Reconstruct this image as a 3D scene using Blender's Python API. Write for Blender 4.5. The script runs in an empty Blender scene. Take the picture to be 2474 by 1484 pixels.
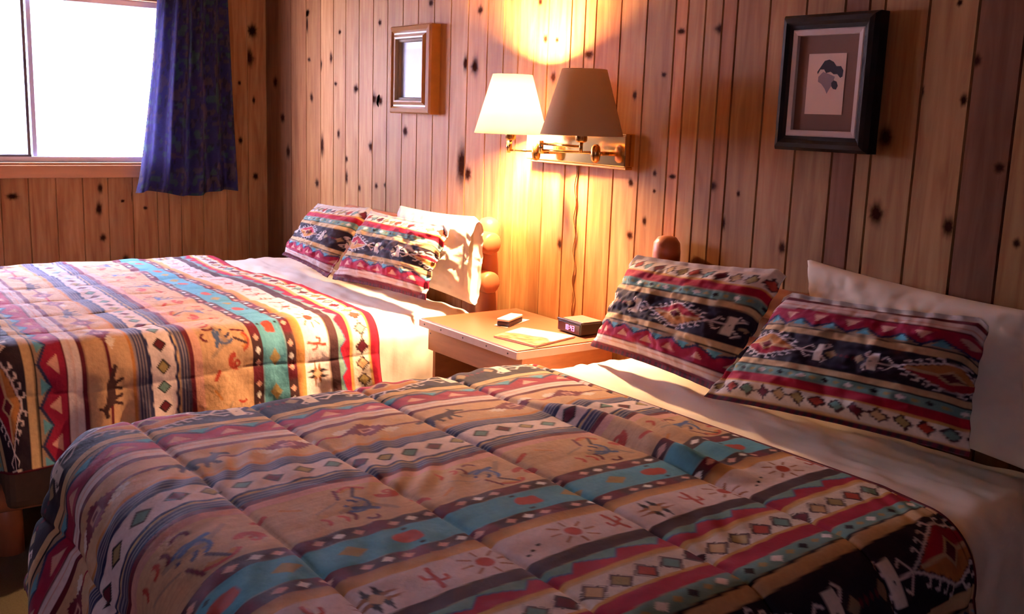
import bpy, bmesh, math, random
import numpy as np
from mathutils import Vector, Matrix
random.seed(4); np.random.seed(4)
S = bpy.context.scene
C = S.collection
PI = math.pi
# ------------------------------------------------------------------ camera
yaw, pit, rol = -0.933, -0.186, 0.035
f_ = Vector((math.cos(pit)*math.sin(yaw), math.cos(pit)*math.cos(yaw), math.sin(pit)))
r_ = f_.cross(Vector((0, 0, 1))).normalized(); u_ = r_.cross(f_)
r2 = math.cos(rol)*r_ + math.sin(rol)*u_; u2 = -math.sin(rol)*r_ + math.cos(rol)*u_
cam = bpy.data.cameras.new('camera'); camo = bpy.data.objects.new('camera', cam); C.objects.link(camo)
M = Matrix((r2, u2, -f_)).transposed().to_4x4(); M.translation = Vector((5.384, -2.274, 1.479))
camo.matrix_world = M
cam.sensor_width = 36; cam.lens = 36*2469.6/2474; cam.clip_start = 0.05; cam.clip_end = 200
S.camera = camo
# ------------------------------------------------------------------ colour management, world, lights
S.view_settings.view_transform = 'Standard'; S.view_settings.look = 'None'
S.view_settings.gamma = 1; S.view_settings.use_curve_mapping = False
S.view_settings.exposure = 0.70
WORLD_STRENGTH = 38.0
w = bpy.data.worlds.new('daylight'); S.world = w; w.use_nodes = True
bg = w.node_tree.nodes['Background']; bg.inputs[0].default_value = (0.68, 0.66, 1.0, 1); bg.inputs[1].default_value = WORLD_STRENGTH
WX, WY = -0.141, 0.06             # inner faces of the window wall (x) and the headboard wall (y)
WIN = (-2.05, -0.50, 1.165, 1.985)   # window opening y0, y1, z0, z1
def area(name, loc, rot, sx, sy, power, col, portal=False):
    l = bpy.data.lights.new(name, 'AREA'); l.shape = 'RECTANGLE'; l.size = sx; l.size_y = sy; l.energy = power; l.color = col
    if portal: l.cycles.is_portal = True
    o = bpy.data.objects.new(name, l); o.location = loc; o.rotation_euler = rot; C.objects.link(o); return o
area('window_portal', (WX-0.16, (WIN[0]+WIN[1])/2, (WIN[2]+WIN[3])/2), (0, -PI/2, 0), WIN[3]-WIN[2], WIN[1]-WIN[0], 1, (1, 1, 1), True)
area('fill_window_portal', (6.52, -4.075, 1.4), (0, PI/2, 0), .4, .45, 1, (1, 1, 1), True)  # portal of the added fill-light window, out of view
BULB_STRENGTH = 6600.0
BULB_COLOR = (1.0, 0.60, 0.32)
# ------------------------------------------------------------------ helpers
def lin(c):
    return tuple(((v/255)/12.92 if v/255 <= 0.04045 else ((v/255+0.055)/1.055)**2.4) for v in c)
def tag(o, label=None, cat=None, group=None, kind=None):
    if label: o['label'] = label
    if cat: o['category'] = cat
    if group: o['group'] = group
    if kind: o['kind'] = kind
    return o
def empty(name, loc, label, cat, group=None):
    o = bpy.data.objects.new(name, None); C.objects.link(o); o.location = loc; o.empty_display_size = .1
    return tag(o, label, cat, group)
def link(name, me, mats, parent=None, smooth=False):
    o = bpy.data.objects.new(name, me); C.objects.link(o)
    for m in (mats if isinstance(mats, (list, tuple)) else [mats]): me.materials.append(m)
    if parent:
        o.parent = parent
        L = Vector((0, 0, 0)); p = parent
        while p: L += p.location; p = p.parent
        me.transform(Matrix.Translation(-L))
    if smooth: me.polygons.foreach_set('use_smooth', [True]*len(me.polygons))
    return o
def obj(name, bm, mats, parent=None, smooth=False):
    me = bpy.data.meshes.new(name); bm.normal_update(); bm.to_mesh(me); bm.free()
    return link(name, me, mats, parent, smooth)
def box(bm, x0, x1, y0, y1, z0, z1, bev=0.0, seg=2, mi=0):
    r = bmesh.ops.create_cube(bm, size=1)
    vs = r['verts']
    for v in vs:
        v.co = Vector(((x0+x1)/2+v.co.x*(x1-x0), (y0+y1)/2+v.co.y*(y1-y0), (z0+z1)/2+v.co.z*(z1-z0)))
    fs = list({f for v in vs for f in v.link_faces})
    for f in fs: f.material_index = mi
    if bev > 0:
        es = list({e for v in vs for e in v.link_edges})
        bmesh.ops.bevel(bm, geom=es, offset=bev, segments=seg, profile=.5, affect='EDGES', clamp_overlap=True)
    return vs
def tube(bm, pts, rad, n=12, cap=True, mi=0):
    pts = [Vector(p) for p in pts]; rings = []
    rads = rad if isinstance(rad, (list, tuple)) else [rad]*len(pts)
    prev = None
    for i, p in enumerate(pts):
        d = ((pts[min(i+1, len(pts)-1)]-p).normalized() + (p-pts[max(i-1, 0)]).normalized())
        if d.length < 1e-6: d = Vector((0, 0, 1))
        d.normalize()
        a = prev if prev is not None else (Vector((0, 0, 1)) if abs(d.z) < .9 else Vector((1, 0, 0)))
        a = (a - d*a.dot(d)).normalized(); b = d.cross(a); prev = a
        rings.append([bm.verts.new(p + rads[i]*(math.cos(2*PI*k/n)*a + math.sin(2*PI*k/n)*b)) for k in range(n)])
    for i in range(len(rings)-1):
        for k in range(n):
            f = bm.faces.new((rings[i][k], rings[i][(k+1) % n], rings[i+1][(k+1) % n], rings[i+1][k])); f.material_index = mi
    if cap:
        bm.faces.new(rings[0][::-1]).material_index = mi; bm.faces.new(rings[-1]).material_index = mi
def lathe(bm, c, prof, n=40, cap=False):
    rings = [[bm.verts.new((c[0]+r*math.cos(2*PI*k/n), c[1]+r*math.sin(2*PI*k/n), c[2]+z)) for k in range(n)] for r, z in prof]
    for i in range(len(rings)-1):
        for k in range(n): bm.faces.new((rings[i][k], rings[i][(k+1) % n], rings[i+1][(k+1) % n], rings[i+1][k]))
    if cap:
        bm.faces.new(rings[0][::-1]); bm.faces.new(rings[-1])
# value noise (numpy)
_T = np.random.rand(256, 256)
def vnoise(x, y):
    xi = np.floor(x).astype(int); yi = np.floor(y).astype(int); fx = x-xi; fy = y-yi
    fx = fx*fx*(3-2*fx); fy = fy*fy*(3-2*fy)
    g = lambda a, b: _T[a % 256, b % 256]
    return (g(xi, yi)*(1-fx)*(1-fy)+g(xi+1, yi)*fx*(1-fy)+g(xi, yi+1)*(1-fx)*fy+g(xi+1, yi+1)*fx*fy)*2-1
def grid_mesh(name, P, faces_mask=None, col=None):
    ni, nj = P.shape[:2]
    me = bpy.data.meshes.new(name)
    idx = np.arange(ni*nj).reshape(ni, nj)
    q = np.stack([idx[:-1, :-1], idx[1:, :-1], idx[1:, 1:], idx[:-1, 1:]], -1).reshape(-1, 4)
    if faces_mask is not None: q = q[faces_mask.reshape(-1)]
    used = np.zeros(ni*nj, bool); used[q.reshape(-1)] = True
    remap = np.cumsum(used)-1
    q = remap[q]; V = P.reshape(-1, 3)[used]
    me.vertices.add(len(V)); me.vertices.foreach_set('co', V.astype(np.float32).ravel())
    me.loops.add(q.size); me.loops.foreach_set('vertex_index', q.ravel().astype(np.int32))
    me.polygons.add(len(q)); me.polygons.foreach_set('loop_start', np.arange(0, q.size, 4, dtype=np.int32))
    me.polygons.foreach_set('use_smooth', np.ones(len(q), bool))
    me.update(); me.validate()
    if col is not None:
        a = me.color_attributes.new('dye', 'FLOAT_COLOR', 'POINT')
        cc = np.ones((len(V), 4), np.float32); cc[:, :3] = col.reshape(-1, 3)[used]
        a.data.foreach_set('color', cc.ravel())
    return me
# ------------------------------------------------------------------ materials
def mat(name, col=(200, 200, 200), rough=.6, metal=0, noise=0, nscale=20, bump=0, bscale=200, spec=.4, stretch=(1, 1, 1)):
    m = bpy.data.materials.new(name); m.use_nodes = True; nt = m.node_tree; b = nt.nodes['Principled BSDF']
    b.inputs['Roughness'].default_value = rough; b.inputs['Metallic'].default_value = metal
    b.inputs['Specular IOR Level'].default_value = spec
    c = lin(col); b.inputs['Base Color'].default_value = (*c, 1)
    tc = nt.nodes.new('ShaderNodeTexCoord'); mp = nt.nodes.new('ShaderNodeMapping'); mp.inputs['Scale'].default_value = stretch
    nt.links.new(tc.outputs['Object'], mp.inputs[0])
    n = nt.nodes.new('ShaderNodeTexNoise'); n.inputs['Scale'].default_value = nscale; n.inputs['Detail'].default_value = 4
    nt.links.new(mp.outputs[0], n.inputs['Vector'])
    cr = nt.nodes.new('ShaderNodeMix'); cr.data_type = 'RGBA'
    k = noise
    cr.inputs[6].default_value = (*[v*(1-k) for v in c], 1); cr.inputs[7].default_value = (*[min(1, v*(1+k)) for v in c], 1)
    nt.links.new(n.outputs['Fac'], cr.inputs[0]); nt.links.new(cr.outputs[2], b.inputs['Base Color'])
    if bump > 0:
        n2 = nt.nodes.new('ShaderNodeTexNoise'); n2.inputs['Scale'].default_value = bscale; nt.links.new(mp.outputs[0], n2.inputs['Vector'])
        bp = nt.nodes.new('ShaderNodeBump'); bp.inputs['Strength'].default_value = bump; bp.inputs['Distance'].default_value = .002
        nt.links.new(n2.outputs['Fac'], bp.inputs['Height']); nt.links.new(bp.outputs[0], b.inputs['Normal'])
    return m
def attr_mat(name, attr='dye', rough=.85, weave=True, spec=.2):
    m = bpy.data.materials.new(name); m.use_nodes = True; nt = m.node_tree; b = nt.nodes['Principled BSDF']
    b.inputs['Roughness'].default_value = rough; b.inputs['Specular IOR Level'].default_value = spec
    a = nt.nodes.new('ShaderNodeAttribute'); a.attribute_name = attr
    tc = nt.nodes.new('ShaderNodeTexCoord'); n = nt.nodes.new('ShaderNodeTexNoise'); n.inputs['Scale'].default_value = 90; n.inputs['Detail'].default_value = 3
    nt.links.new(tc.outputs['Object'], n.inputs['Vector'])
    mx = nt.nodes.new('ShaderNodeMix'); mx.data_type = 'RGBA'; mx.blend_type = 'MULTIPLY'; mx.inputs[0].default_value = .25
    nt.links.new(a.outputs['Color'], mx.inputs[6]); nt.links.new(n.outputs['Color'], mx.inputs[7])
    hs = nt.nodes.new('ShaderNodeMix'); hs.data_type = 'RGBA'; hs.blend_type = 'MULTIPLY'; hs.inputs[0].default_value = .3
    nt.links.new(a.outputs['Color'], hs.inputs[6]); nt.links.new(n.outputs['Fac'], hs.inputs[7])
    nt.links.new(hs.outputs[2], b.inputs['Base Color'])
    n2 = nt.nodes.new('ShaderNodeTexNoise'); n2.inputs['Scale'].default_value = 25; n2.inputs['Detail'].default_value = 3
    nt.links.new(tc.outputs['Object'], n2.inputs['Vector'])
    bp = nt.nodes.new('ShaderNodeBump'); bp.inputs['Strength'].default_value = .35; bp.inputs['Distance'].default_value = .012
    nt.links.new(n2.outputs['Fac'], bp.inputs['Height']); nt.links.new(bp.outputs[0], b.inputs['Normal'])
    return m
def pine_mat(name, dirn):
    """knotty pine boards: 'tone' attribute tints each board, 'knot' attribute (0..1) darkens towards a knot"""
    m = bpy.data.materials.new(name); m.use_nodes = True; nt = m.node_tree; b = nt.nodes['Principled BSDF']
    L = nt.links.new; N = nt.nodes.new
    b.inputs['Roughness'].default_value = .55; b.inputs['Specular IOR Level'].default_value = .12
    tc = N('ShaderNodeTexCoord'); mp = N('ShaderNodeMapping'); mp.inputs['Scale'].default_value = (1, 1, .09)
    L(tc.outputs['Object'], mp.inputs[0])
    n1 = N('ShaderNodeTexNoise'); n1.inputs['Scale'].default_value = 38; n1.inputs['Detail'].default_value = 6; n1.inputs['Distortion'].default_value = .6
    L(mp.outputs[0], n1.inputs['Vector'])
    n2 = N('ShaderNodeTexNoise'); n2.inputs['Scale'].default_value = 6; n2.inputs['Detail'].default_value = 3
    L(mp.outputs[0], n2.inputs['Vector'])
    r1 = N('ShaderNodeValToRGB'); r1.color_ramp.elements[0].position = .3; r1.color_ramp.elements[1].position = .7
    r1.color_ramp.elements[0].color = (*[v*1.0 for v in lin((166, 106, 58))], 1); r1.color_ramp.elements[1].color = (*lin((202, 148, 92)), 1)
    L(n1.outputs['Fac'], r1.inputs[0])
    mx = N('ShaderNodeMix'); mx.data_type = 'RGBA'; mx.blend_type = 'MULTIPLY'; mx.inputs[0].default_value = .5
    L(r1.outputs[0], mx.inputs[6]); L(n2.outputs['Fac'], mx.inputs[7])
    t = N('ShaderNodeAttribute'); t.attribute_name = 'tone'
    m2 = N('ShaderNodeMix'); m2.data_type = 'RGBA'; m2.blend_type = 'MULTIPLY'; m2.inputs[0].default_value = 1
    L(mx.outputs[2], m2.inputs[6]); L(t.outputs['Color'], m2.inputs[7])
    k = N('ShaderNodeAttribute'); k.attribute_name = 'knot'
    n3 = N('ShaderNodeTexNoise'); n3.inputs['Scale'].default_value = 60; L(tc.outputs['Object'], n3.inputs['Vector'])
    ad = N('ShaderNodeMath'); ad.operation = 'MULTIPLY_ADD'; L(n3.outputs['Fac'], ad.inputs[0]); ad.inputs[1].default_value = .3; ad.inputs[2].default_value = -.12
    sm = N('ShaderNodeMath'); sm.operation = 'ADD'; L(k.outputs['Fac'], sm.inputs[0]); L(ad.outputs[0], sm.inputs[1])
    ml = N('ShaderNodeMath'); ml.operation = 'MULTIPLY'; L(k.outputs['Fac'], ml.inputs[0]); ml.inputs[1].default_value = 4; ml.use_clamp = True
    m4 = N('ShaderNodeMath'); m4.operation = 'MULTIPLY'; m4.use_clamp = True; L(sm.outputs[0], m4.inputs[0]); L(ml.outputs[0], m4.inputs[1])
    m3 = N('ShaderNodeMix'); m3.data_type = 'RGBA'; L(m4.outputs[0], m3.inputs[0]); L(m2.outputs[2], m3.inputs[6]); m3.inputs[7].default_value = (*lin((44, 20, 13)), 1)
    sp = N('ShaderNodeMath'); sp.operation = 'MULTIPLY_ADD'; L(m4.outputs[0], sp.inputs[0]); sp.inputs[1].default_value = -.13; sp.inputs[2].default_value = .13; sp.use_clamp = True; L(sp.outputs[0], b.inputs['Specular IOR Level'])
    L(m3.outputs[2], b.inputs['Base Color'])
    bp = N('ShaderNodeBump'); bp.inputs['Strength'].default_value = .15; bp.inputs['Distance'].default_value = .002
    L(n1.outputs['Fac'], bp.inputs['Height']); L(bp.outputs[0], b.inputs['Normal'])
    return m
PINE = pine_mat('knotty_pine', 'z')
TRIMW = mat('pine_trim', (186, 128, 84), .45, noise=.25, nscale=30, stretch=(1, .1, 1))
CLOTH = attr_mat('printed_cotton')
SHEETM = mat('cream_sheet', (238, 226, 204), .8, noise=.04, nscale=8, bump=.3, bscale=60, spec=.2)
SHEETW = mat('white_sheet', (240, 230, 214), .8, noise=.04, nscale=8, bump=.3, bscale=60, spec=.2)
LOG = mat('log_pine', (164, 96, 60), .4, noise=.3, nscale=14, bump=.3, bscale=20, stretch=(.2, 1, 1))
LOGV = mat('log_pine_upright', (164, 96, 60), .4, noise=.3, nscale=14, bump=.3, bscale=20, stretch=(1, 1, .2))
BRASS = mat('polished_brass', (250, 214, 140), .13, metal=1, noise=.03)
BRASSD = mat('aged_brass', (190, 140, 78), .25, metal=1, noise=.1)
ALU = mat('aluminium', (205, 203, 220), .35, metal=.0, noise=.05)
# ------------------------------------------------------------------ room shell
BG = [-0.139, 0.191, 0.377, 0.546, 0.689, 0.819, 0.955, 1.093, 1.226, 1.362, 1.491, 1.621, 1.75, 1.878, 2.014, 2.123, 2.218, 2.314, 2.397, 2.525, 2.599, 2.656, 2.782, 2.905, 3.033, 3.086, 3.158, 3.227, 3.283, 3.404, 3.53, 3.654, 3.728, 3.774, 3.898, 4.026, 4.142]
x = BG[-1]
while x < 6.4: x += random.choice([.09, .12, .13]); BG.append(x)
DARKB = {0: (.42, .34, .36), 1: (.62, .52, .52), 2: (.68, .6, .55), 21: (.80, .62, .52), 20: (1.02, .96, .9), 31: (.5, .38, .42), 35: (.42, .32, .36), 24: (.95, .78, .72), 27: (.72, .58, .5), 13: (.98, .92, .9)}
KB = [(0.079, 1.419, 0.022, 0.02), (0.147, 1.24, 0.021, 0.027), (0.747, 1.356, 0.013, 0.016), (0.563, 1.291, 0.019, 0.042), (0.505, 1.096, 0.019, 0.015), (0.834, 1.147, 0.013, 0.026), (0.833, 1.237, 0.013, 0.012), (0.968, 1.106, 0.013, 0.012), (1.08, 1.309, 0.02, 0.017), (1.395, 1.39, 0.018, 0.018), (1.136, 1.129, 0.012, 0.01), (1.222, 1.139, 0.012, 0.009), (1.854, 1.268, 0.031, 0.067), (1.901, 1.234, 0.021, 0.023), (0.4, 1.956, 0.015, 0.01), (0.39, 1.896, 0.01, 0.031), (0.548, 1.69, 0.014, 0.02), (0.664, 1.724, 0.014, 0.02), (0.757, 1.843, 0.013, 0.008), (0.414, 1.72, 0.015, 0.008), (1.155, 1.867, 0.012, 0.011), (0.927, 1.575, 0.021, 0.014), (0.714, 1.598, 0.013, 0.008), (0.442, 1.53, 0.015, 0.017), (-0.017, 1.607, 0.022, 0.022), (1.593, 1.926, 0.016, 0.01), (1.865, 1.673, 0.015, 0.026), (1.931, 1.661, 0.023, 0.026), (1.96, 1.876, 0.014, 0.013), (2.343, 1.883, 0.01, 0.009), (2.381, 1.751, 0.01, 0.012), (2.449, 1.745, 0.007, 0.007), (2.436, 1.617, 0.012, 0.015), (2.629, 1.69, 0.022, 0.011), (2.868, 1.555, 0.008, 0.011), (1.096, 1.528, 0.032, 0.023), (1.167, 1.519, 0.019, 0.015), (2.982, 1.309, 0.008, 0.008), (2.948, 1.151, 0.008, 0.011), (2.872, 1.27, 0.01, 0.01), (2.882, 1.096, 0.012, 0.011), (2.513, 1.023, 0.012, 0.015), (2.985, 1.252, 0.006, 0.005), (2.997, 1.619, 0.009, 0.006), (3.063, 1.304, 0.013, 0.006), (3.287, 1.179, 0.008, 0.015), (3.225, 1.75, 0.023, 0.01), (3.061, 1.749, 0.014, 0.007), (3.514, 1.133, 0.01, 0.014), (3.812, 1.456, 0.017, 0.021), (3.806, 1.258, 0.018, 0.022), (4.034, 1.641, 0.009, 0.011), (3.975, 1.776, 0.006, 0.006), (4.12, 1.396, 0.01, 0.009), (4.01, 1.246, 0.013, 0.018), (4.183, 1.227, 0.008, 0.008), (3.899, 1.57, 0.006, 0.012), (4.013, 1.55, 0.008, 0.01), (3.232, 1.288, 0.015, 0.011), (3.338, 1.272, 0.006, 0.007)]
KW = [(-0.851, 1.033, 0.01, 0.019), (-0.861, 0.926, 0.014, 0.024), (-0.846, 0.775, 0.012, 0.015), (-0.735, 0.653, 0.013, 0.02), (-1.269, 0.998, 0.022, 0.012), (-0.019, 1.881, 0.024, 0.026), (-0.04, 1.737, 0.024, 0.036), (-0.096, 1.598, 0.007, 0.009), (-0.014, 1.507, 0.007, 0.014), (-0.094, 1.286, 0.01, 0.014), (-0.009, 1.087, 0.012, 0.014), (-0.741, 0.964, 0.008, 0.006), (-0.625, 0.925, 0.009, 0.007), (-0.689, 0.987, 0.006, 0.022)]
CEIL = 2.42
def plank_wall(name, edges, zr_fn, tone_fn, knots, place):
    """boards with V grooves. (a, d, z): a along the wall, d depth into the room. place maps to xyz."""
    bm = bmesh.new(); tl = bm.loops.layers.float_color.new('tone'); kl = bm.loops.layers.float_color.new('knot')
    def face(pts, tone, ks=None):
        f = bm.faces.new([bm.verts.new(place(*p)) for p in pts])
        for i, l in enumerate(f.loops):
            l[tl] = (*tone, 1); k = ks[i] if ks else 0; l[kl] = (k, k, k, 1)
    g, gd, back = .0035, .006, -.06
    for i in range(len(edges)-1):
        a0, a1 = edges[i], edges[i+1]; t = tone_fn(i)
        for z0, z1 in zr_fn(a0, a1):
            sec = [(a0, back), (a0, -gd), (a0+g, 0), (a1-g, 0), (a1, -gd), (a1, back)]
            for j in range(6):
                p, q = sec[j], sec[(j+1) % 6]
                face([(p[0], p[1], z0), (q[0], q[1], z0), (q[0], q[1], z1), (p[0], p[1], z1)], t)
            face([(s[0], s[1], z1) for s in sec], t); face([(s[0], s[1], z0) for s in sec[::-1]], t)
    def toneat(a):
        for i in range(len(edges)-1):
            if edges[i] <= a < edges[i+1]: return i
        return 0
    for (a, z, ra, rz) in knots:
        i = toneat(a); t = tone_fn(i); lo, hi = edges[i]+g, edges[i+1]-g
        R = [(0, 1), (.5, 1), (.95, .75), (1.25, .28), (1.9, 0)]; n = 20; jit = [random.uniform(.85, 1.15) for _ in range(n)]
        def P(s, k):
            aa = a+ra*s*math.cos(2*PI*k/n)*jit[k % n]; aa = min(max(aa, lo), hi)
            return (aa, .0006, z+rz*s*math.sin(2*PI*k/n)*jit[k % n]*(1.0 if s < 1 else 1.2))
        for j in range(len(R)-1):
            for k in range(n):
                if j == 0: pts = [P(0, 0), P(R[1][0], k), P(R[1][0], (k+1) % n)]; ks = [1, 1, 1]
                else: pts = [P(R[j][0], k), P(R[j+1][0], k), P(R[j+1][0], (k+1) % n), P(R[j][0], (k+1) % n)]; ks = [R[j][1], R[j+1][1], R[j+1][1], R[j][1]]
                face(pts, t, ks)
    bmesh.ops.remove_doubles(bm, verts=bm.verts, dist=1e-6)
    bmesh.ops.recalc_face_normals(bm, faces=bm.faces)
    o = obj(name, bm, PINE); return tag(o, kind='structure')
rt = random.Random(11)
TB = []
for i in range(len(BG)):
    v = rt.uniform(.80, .96)*(.86 if i > 22 else 1); TB.append(DARKB.get(i, (v, v*rt.uniform(.97, 1.0), v*rt.uniform(.93, 1.0))))  # right-hand boards darkened: fading light painted into their tone
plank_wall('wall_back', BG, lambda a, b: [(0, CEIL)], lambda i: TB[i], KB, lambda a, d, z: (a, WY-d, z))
WG = [0.12, 0.06, -0.05, -0.177, -0.31, -0.434, -0.561, -0.688, -0.813, -0.937, -1.065, -1.193]
while WG[-1] > -4.6: WG.append(WG[-1]-.1275)
WG = WG[::-1]
TW = []
for i in range(len(WG)):
    v = rt.uniform(.88, 1.0); TW.append((v, v*rt.uniform(.97, 1.0), v*rt.uniform(.97, 1.05)))
def zr(a, b):
    if b <= WIN[0] or a >= WIN[1]: return [(0, CEIL)]
    return [(0, WIN[2]), (WIN[3], CEIL)]
# split boards at the window jambs so the opening is clean
WG = sorted(set(WG+[WIN[0], WIN[1]]))
WG = [v for i, v in enumerate(WG) if i == 0 or v-WG[i-1] > .012 or v in (WIN[0], WIN[1])]
plank_wall('wall_left', WG, zr, lambda i: TW[i % len(TW)], KW, lambda a, d, z: (WX+d, a, z))
def slab(name, x0, x1, y0, y1, z0, z1, m):
    bm = bmesh.new(); box(bm, x0, x1, y0, y1, z0, z1); return tag(obj(name, bm, m), kind='structure')
PLAIN = mat('pine_panel_far', (120, 74, 46), .5, noise=.2, nscale=12, stretch=(6, 6, .4))
CARPET = mat('brown_carpet', (88, 78, 58), .95, noise=.35, nscale=160, bump=1, bscale=500)
slab('floor', WX-.1, 6.5, -4.7, WY+.1, -.1, 0, CARPET)
slab('ceiling', WX-.1, 6.5, -4.7, WY+.1, CEIL, CEIL+.1, mat('ceiling_board', (120, 88, 60), .7, noise=.1))
FILL_WIN = (-4.3, -3.85, 1.2, 1.6)       # unseen window added for fill light, behind the camera's right shoulder
bm = bmesh.new()
box(bm, 6.42, 6.5, -4.7, FILL_WIN[0], 0, CEIL); box(bm, 6.42, 6.5, FILL_WIN[1], WY+.1, 0, CEIL); box(bm, 6.42, 6.5, FILL_WIN[0], FILL_WIN[1], 0, FILL_WIN[2]); box(bm, 6.42, 6.5, FILL_WIN[0], FILL_WIN[1], FILL_WIN[3], CEIL)
tag(obj('wall_right', bm, PLAIN), kind='structure')
slab('wall_front', WX-.1, 6.5, -4.7, -4.62, 0, CEIL, PLAIN)
# window: aluminium slider, pine casing
bm = bmesh.new()
y0, y1, z0, z1 = WIN; XF0, XF1 = WX-.055, WX-.015
WF = empty('window_1', (WX-.03, (y0+y1)/2, z0), 'aluminium sliding window left of the blue curtain', None); WF['kind'] = 'structure'
del WF['label']
for (a, b, c, d) in ((y0, y1, z0, z0+.028), (y0, y1, z1-.03, z1), (y0, y0+.03, z0, z1), (y1-.03, y1, z0, z1)):
    box(bm, XF0, XF1, a, b, c, d, .003)
obj('window_frame', bm, ALU, WF)
bm = bmesh.new(); box(bm, XF0+.002, XF0+.02, -1.157, -1.135, z0+.028, z1-.03, .002); obj('mullion', bm, ALU, WF)
bm = bmesh.new(); box(bm, XF0+.022, XF1-.002, -1.183, -1.168, z0+.028, z1-.03, .002)
box(bm, XF0+.022, XF1-.002, -1.168, y0+.03, z0+.022, z0+.036, .002); obj('sash', bm, mat('dark_sash', (96, 96, 108), .5, metal=.2), WF)
glass = bpy.data.materials.new('window_glass'); glass.use_nodes = True; nt = glass.node_tree
b = nt.nodes['Principled BSDF']; b.inputs['Transmission Weight'].default_value = 1; b.inputs['Roughness'].default_value = 0; b.inputs['IOR'].default_value = 1.0; b.inputs['Base Color'].default_value = (1, 1, 1, 1); b.inputs['Specular IOR Level'].default_value = .1
bm = bmesh.new(); box(bm, XF0+.010, XF0+.013, y0+.03, y1-.03, z0+.028, z1-.03); obj('pane', bm, glass, WF)
bm = bmesh.new()
box(bm, WX-.06, WX+.012, y0-.005, y1+.005, z0-.012, z0, .003)       # stool
box(bm, WX, WX+.018, y0-.06, y1+.06, 1.087, 1.152, .004)        # apron
tag(obj('trim_1', bm, TRIMW), kind='structure')
bm = bmesh.new(); box(bm, WX, WX+.018, y0-.06, y1+.06, z1, z1+.07, .004); box(bm, WX, WX+.018, y0-.07, y0, 1.087, z1, .004); box(bm, WX, WX+.018, y1, y1+.06, 1.152, z1, .004)
tag(obj('trim_2', bm, TRIMW), kind='structure')
# corner moulding where the two boarded walls meet is absent: boards butt directly
bm = bmesh.new(); y0, y1, z0, z1 = FILL_WIN
for (a, b, c, d) in ((y0, y1, z0, z0+.03), (y0, y1, z1-.03, z1), (y0, y0+.03, z0, z1), (y1-.03, y1, z0, z1), ((y0+y1)/2-.012, (y0+y1)/2+.012, z0, z1)): box(bm, 6.44, 6.48, a, b, c, d, .003)
tag(obj('added_fill_window', bm, ALU), kind='structure')  # frame of the window added only for fill light
# ------------------------------------------------------------------ outside (overexposed)
bm = bmesh.new(); box(bm, -30, -.6, -16, 12, -.5, -.4); tag(obj('yard', bm, mat('pale_ground', (215, 210, 200), .9, noise=.1, nscale=2)), kind='structure')
hs = empty('house', (-9, -2.6, -.4), 'pale house with a window across the yard, seen through the glass', 'house')
bm = bmesh.new(); box(bm, -12, -9, -6.2, 1.5, -.4, 1.55); obj('house_wall', bm, mat('pale_siding', (225, 222, 216), .8, noise=.05), hs)
bm = bmesh.new(); box(bm, -12.3, -8.7, -6.6, 1.9, 1.55, 1.62); obj('eave', bm, mat('grey_eave', (150, 145, 150), .8), hs)
bm = bmesh.new(); box(bm, -8.99, -8.95, -1.9, -1.2, .2, 1.0, .01); obj('house_window', bm, mat('house_window_glass', (150, 150, 155), .3), hs)
tr = empty('tree', (-8.4, -3.3, -.4), 'green leafy tree branches high up beyond the window', 'tree')
bm = bmesh.new(); tube(bm, [(-8.4, -4.6, -.4), (-8.4, -4.5, 1.5), (-8.3, -4.2, 3.2)], [.16, .13, .08]); obj('trunk', bm, mat('bark', (110, 90, 80), .9, noise=.3), tr)
bm = bmesh.new(); rr = random.Random(3)
for k in range(900):
    c = Vector((-8.4+rr.gauss(0, .5), -3.4+rr.gauss(0, .9), 3.05+rr.gauss(0, .42)))
    a = Vector((rr.uniform(-1, 1), rr.uniform(-1, 1), rr.uniform(-1, 1))).normalized()*.07; bb = a.cross(Vector((rr.uniform(-1, 1), rr.uniform(-1, 1), 1))).normalized()*.03
    bm.faces.new([bm.verts.new(c-a), bm.verts.new(c+bb), bm.verts.new(c+a), bm.verts.new(c-bb)])
obj('crown', bm, mat('leaves', (150, 190, 150), .8, noise=.2), tr)

# ------------------------------------------------------------------ southwestern print: colour of the cloth at (s across the stripes, t along them)
K = {k: np.array(lin(v)) for k, v in dict(
    black=(40, 27, 40), tan=(204, 170, 126), thin=(28, 22, 26), green=(112, 146, 138), red=(158, 20, 46), gold=(206, 152, 84),
    cream=(228, 214, 200), teal=(92, 158, 178), dbrown=(66, 38, 42), maroon=(98, 24, 40), brown=(152, 98, 60), horse=(202, 162, 124),
    navy=(44, 46, 84), grey=(140, 130, 140), pink=(212, 158, 142), pale=(226, 208, 206), rust=(172, 66, 50), white=(240, 236, 232), dark=(36, 28, 34),
    serr=(112, 36, 52), blue=(70, 90, 130), olive=(160, 140, 90), taup=(160, 134, 112), crim=(150, 26, 60), ochre=(188, 124, 66)).items()}
T0 = .59
def fold(t, c, T=T0):                      # signed offset from the nearest repeat of c
    return (t-c+T/2) % T - T/2
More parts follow.
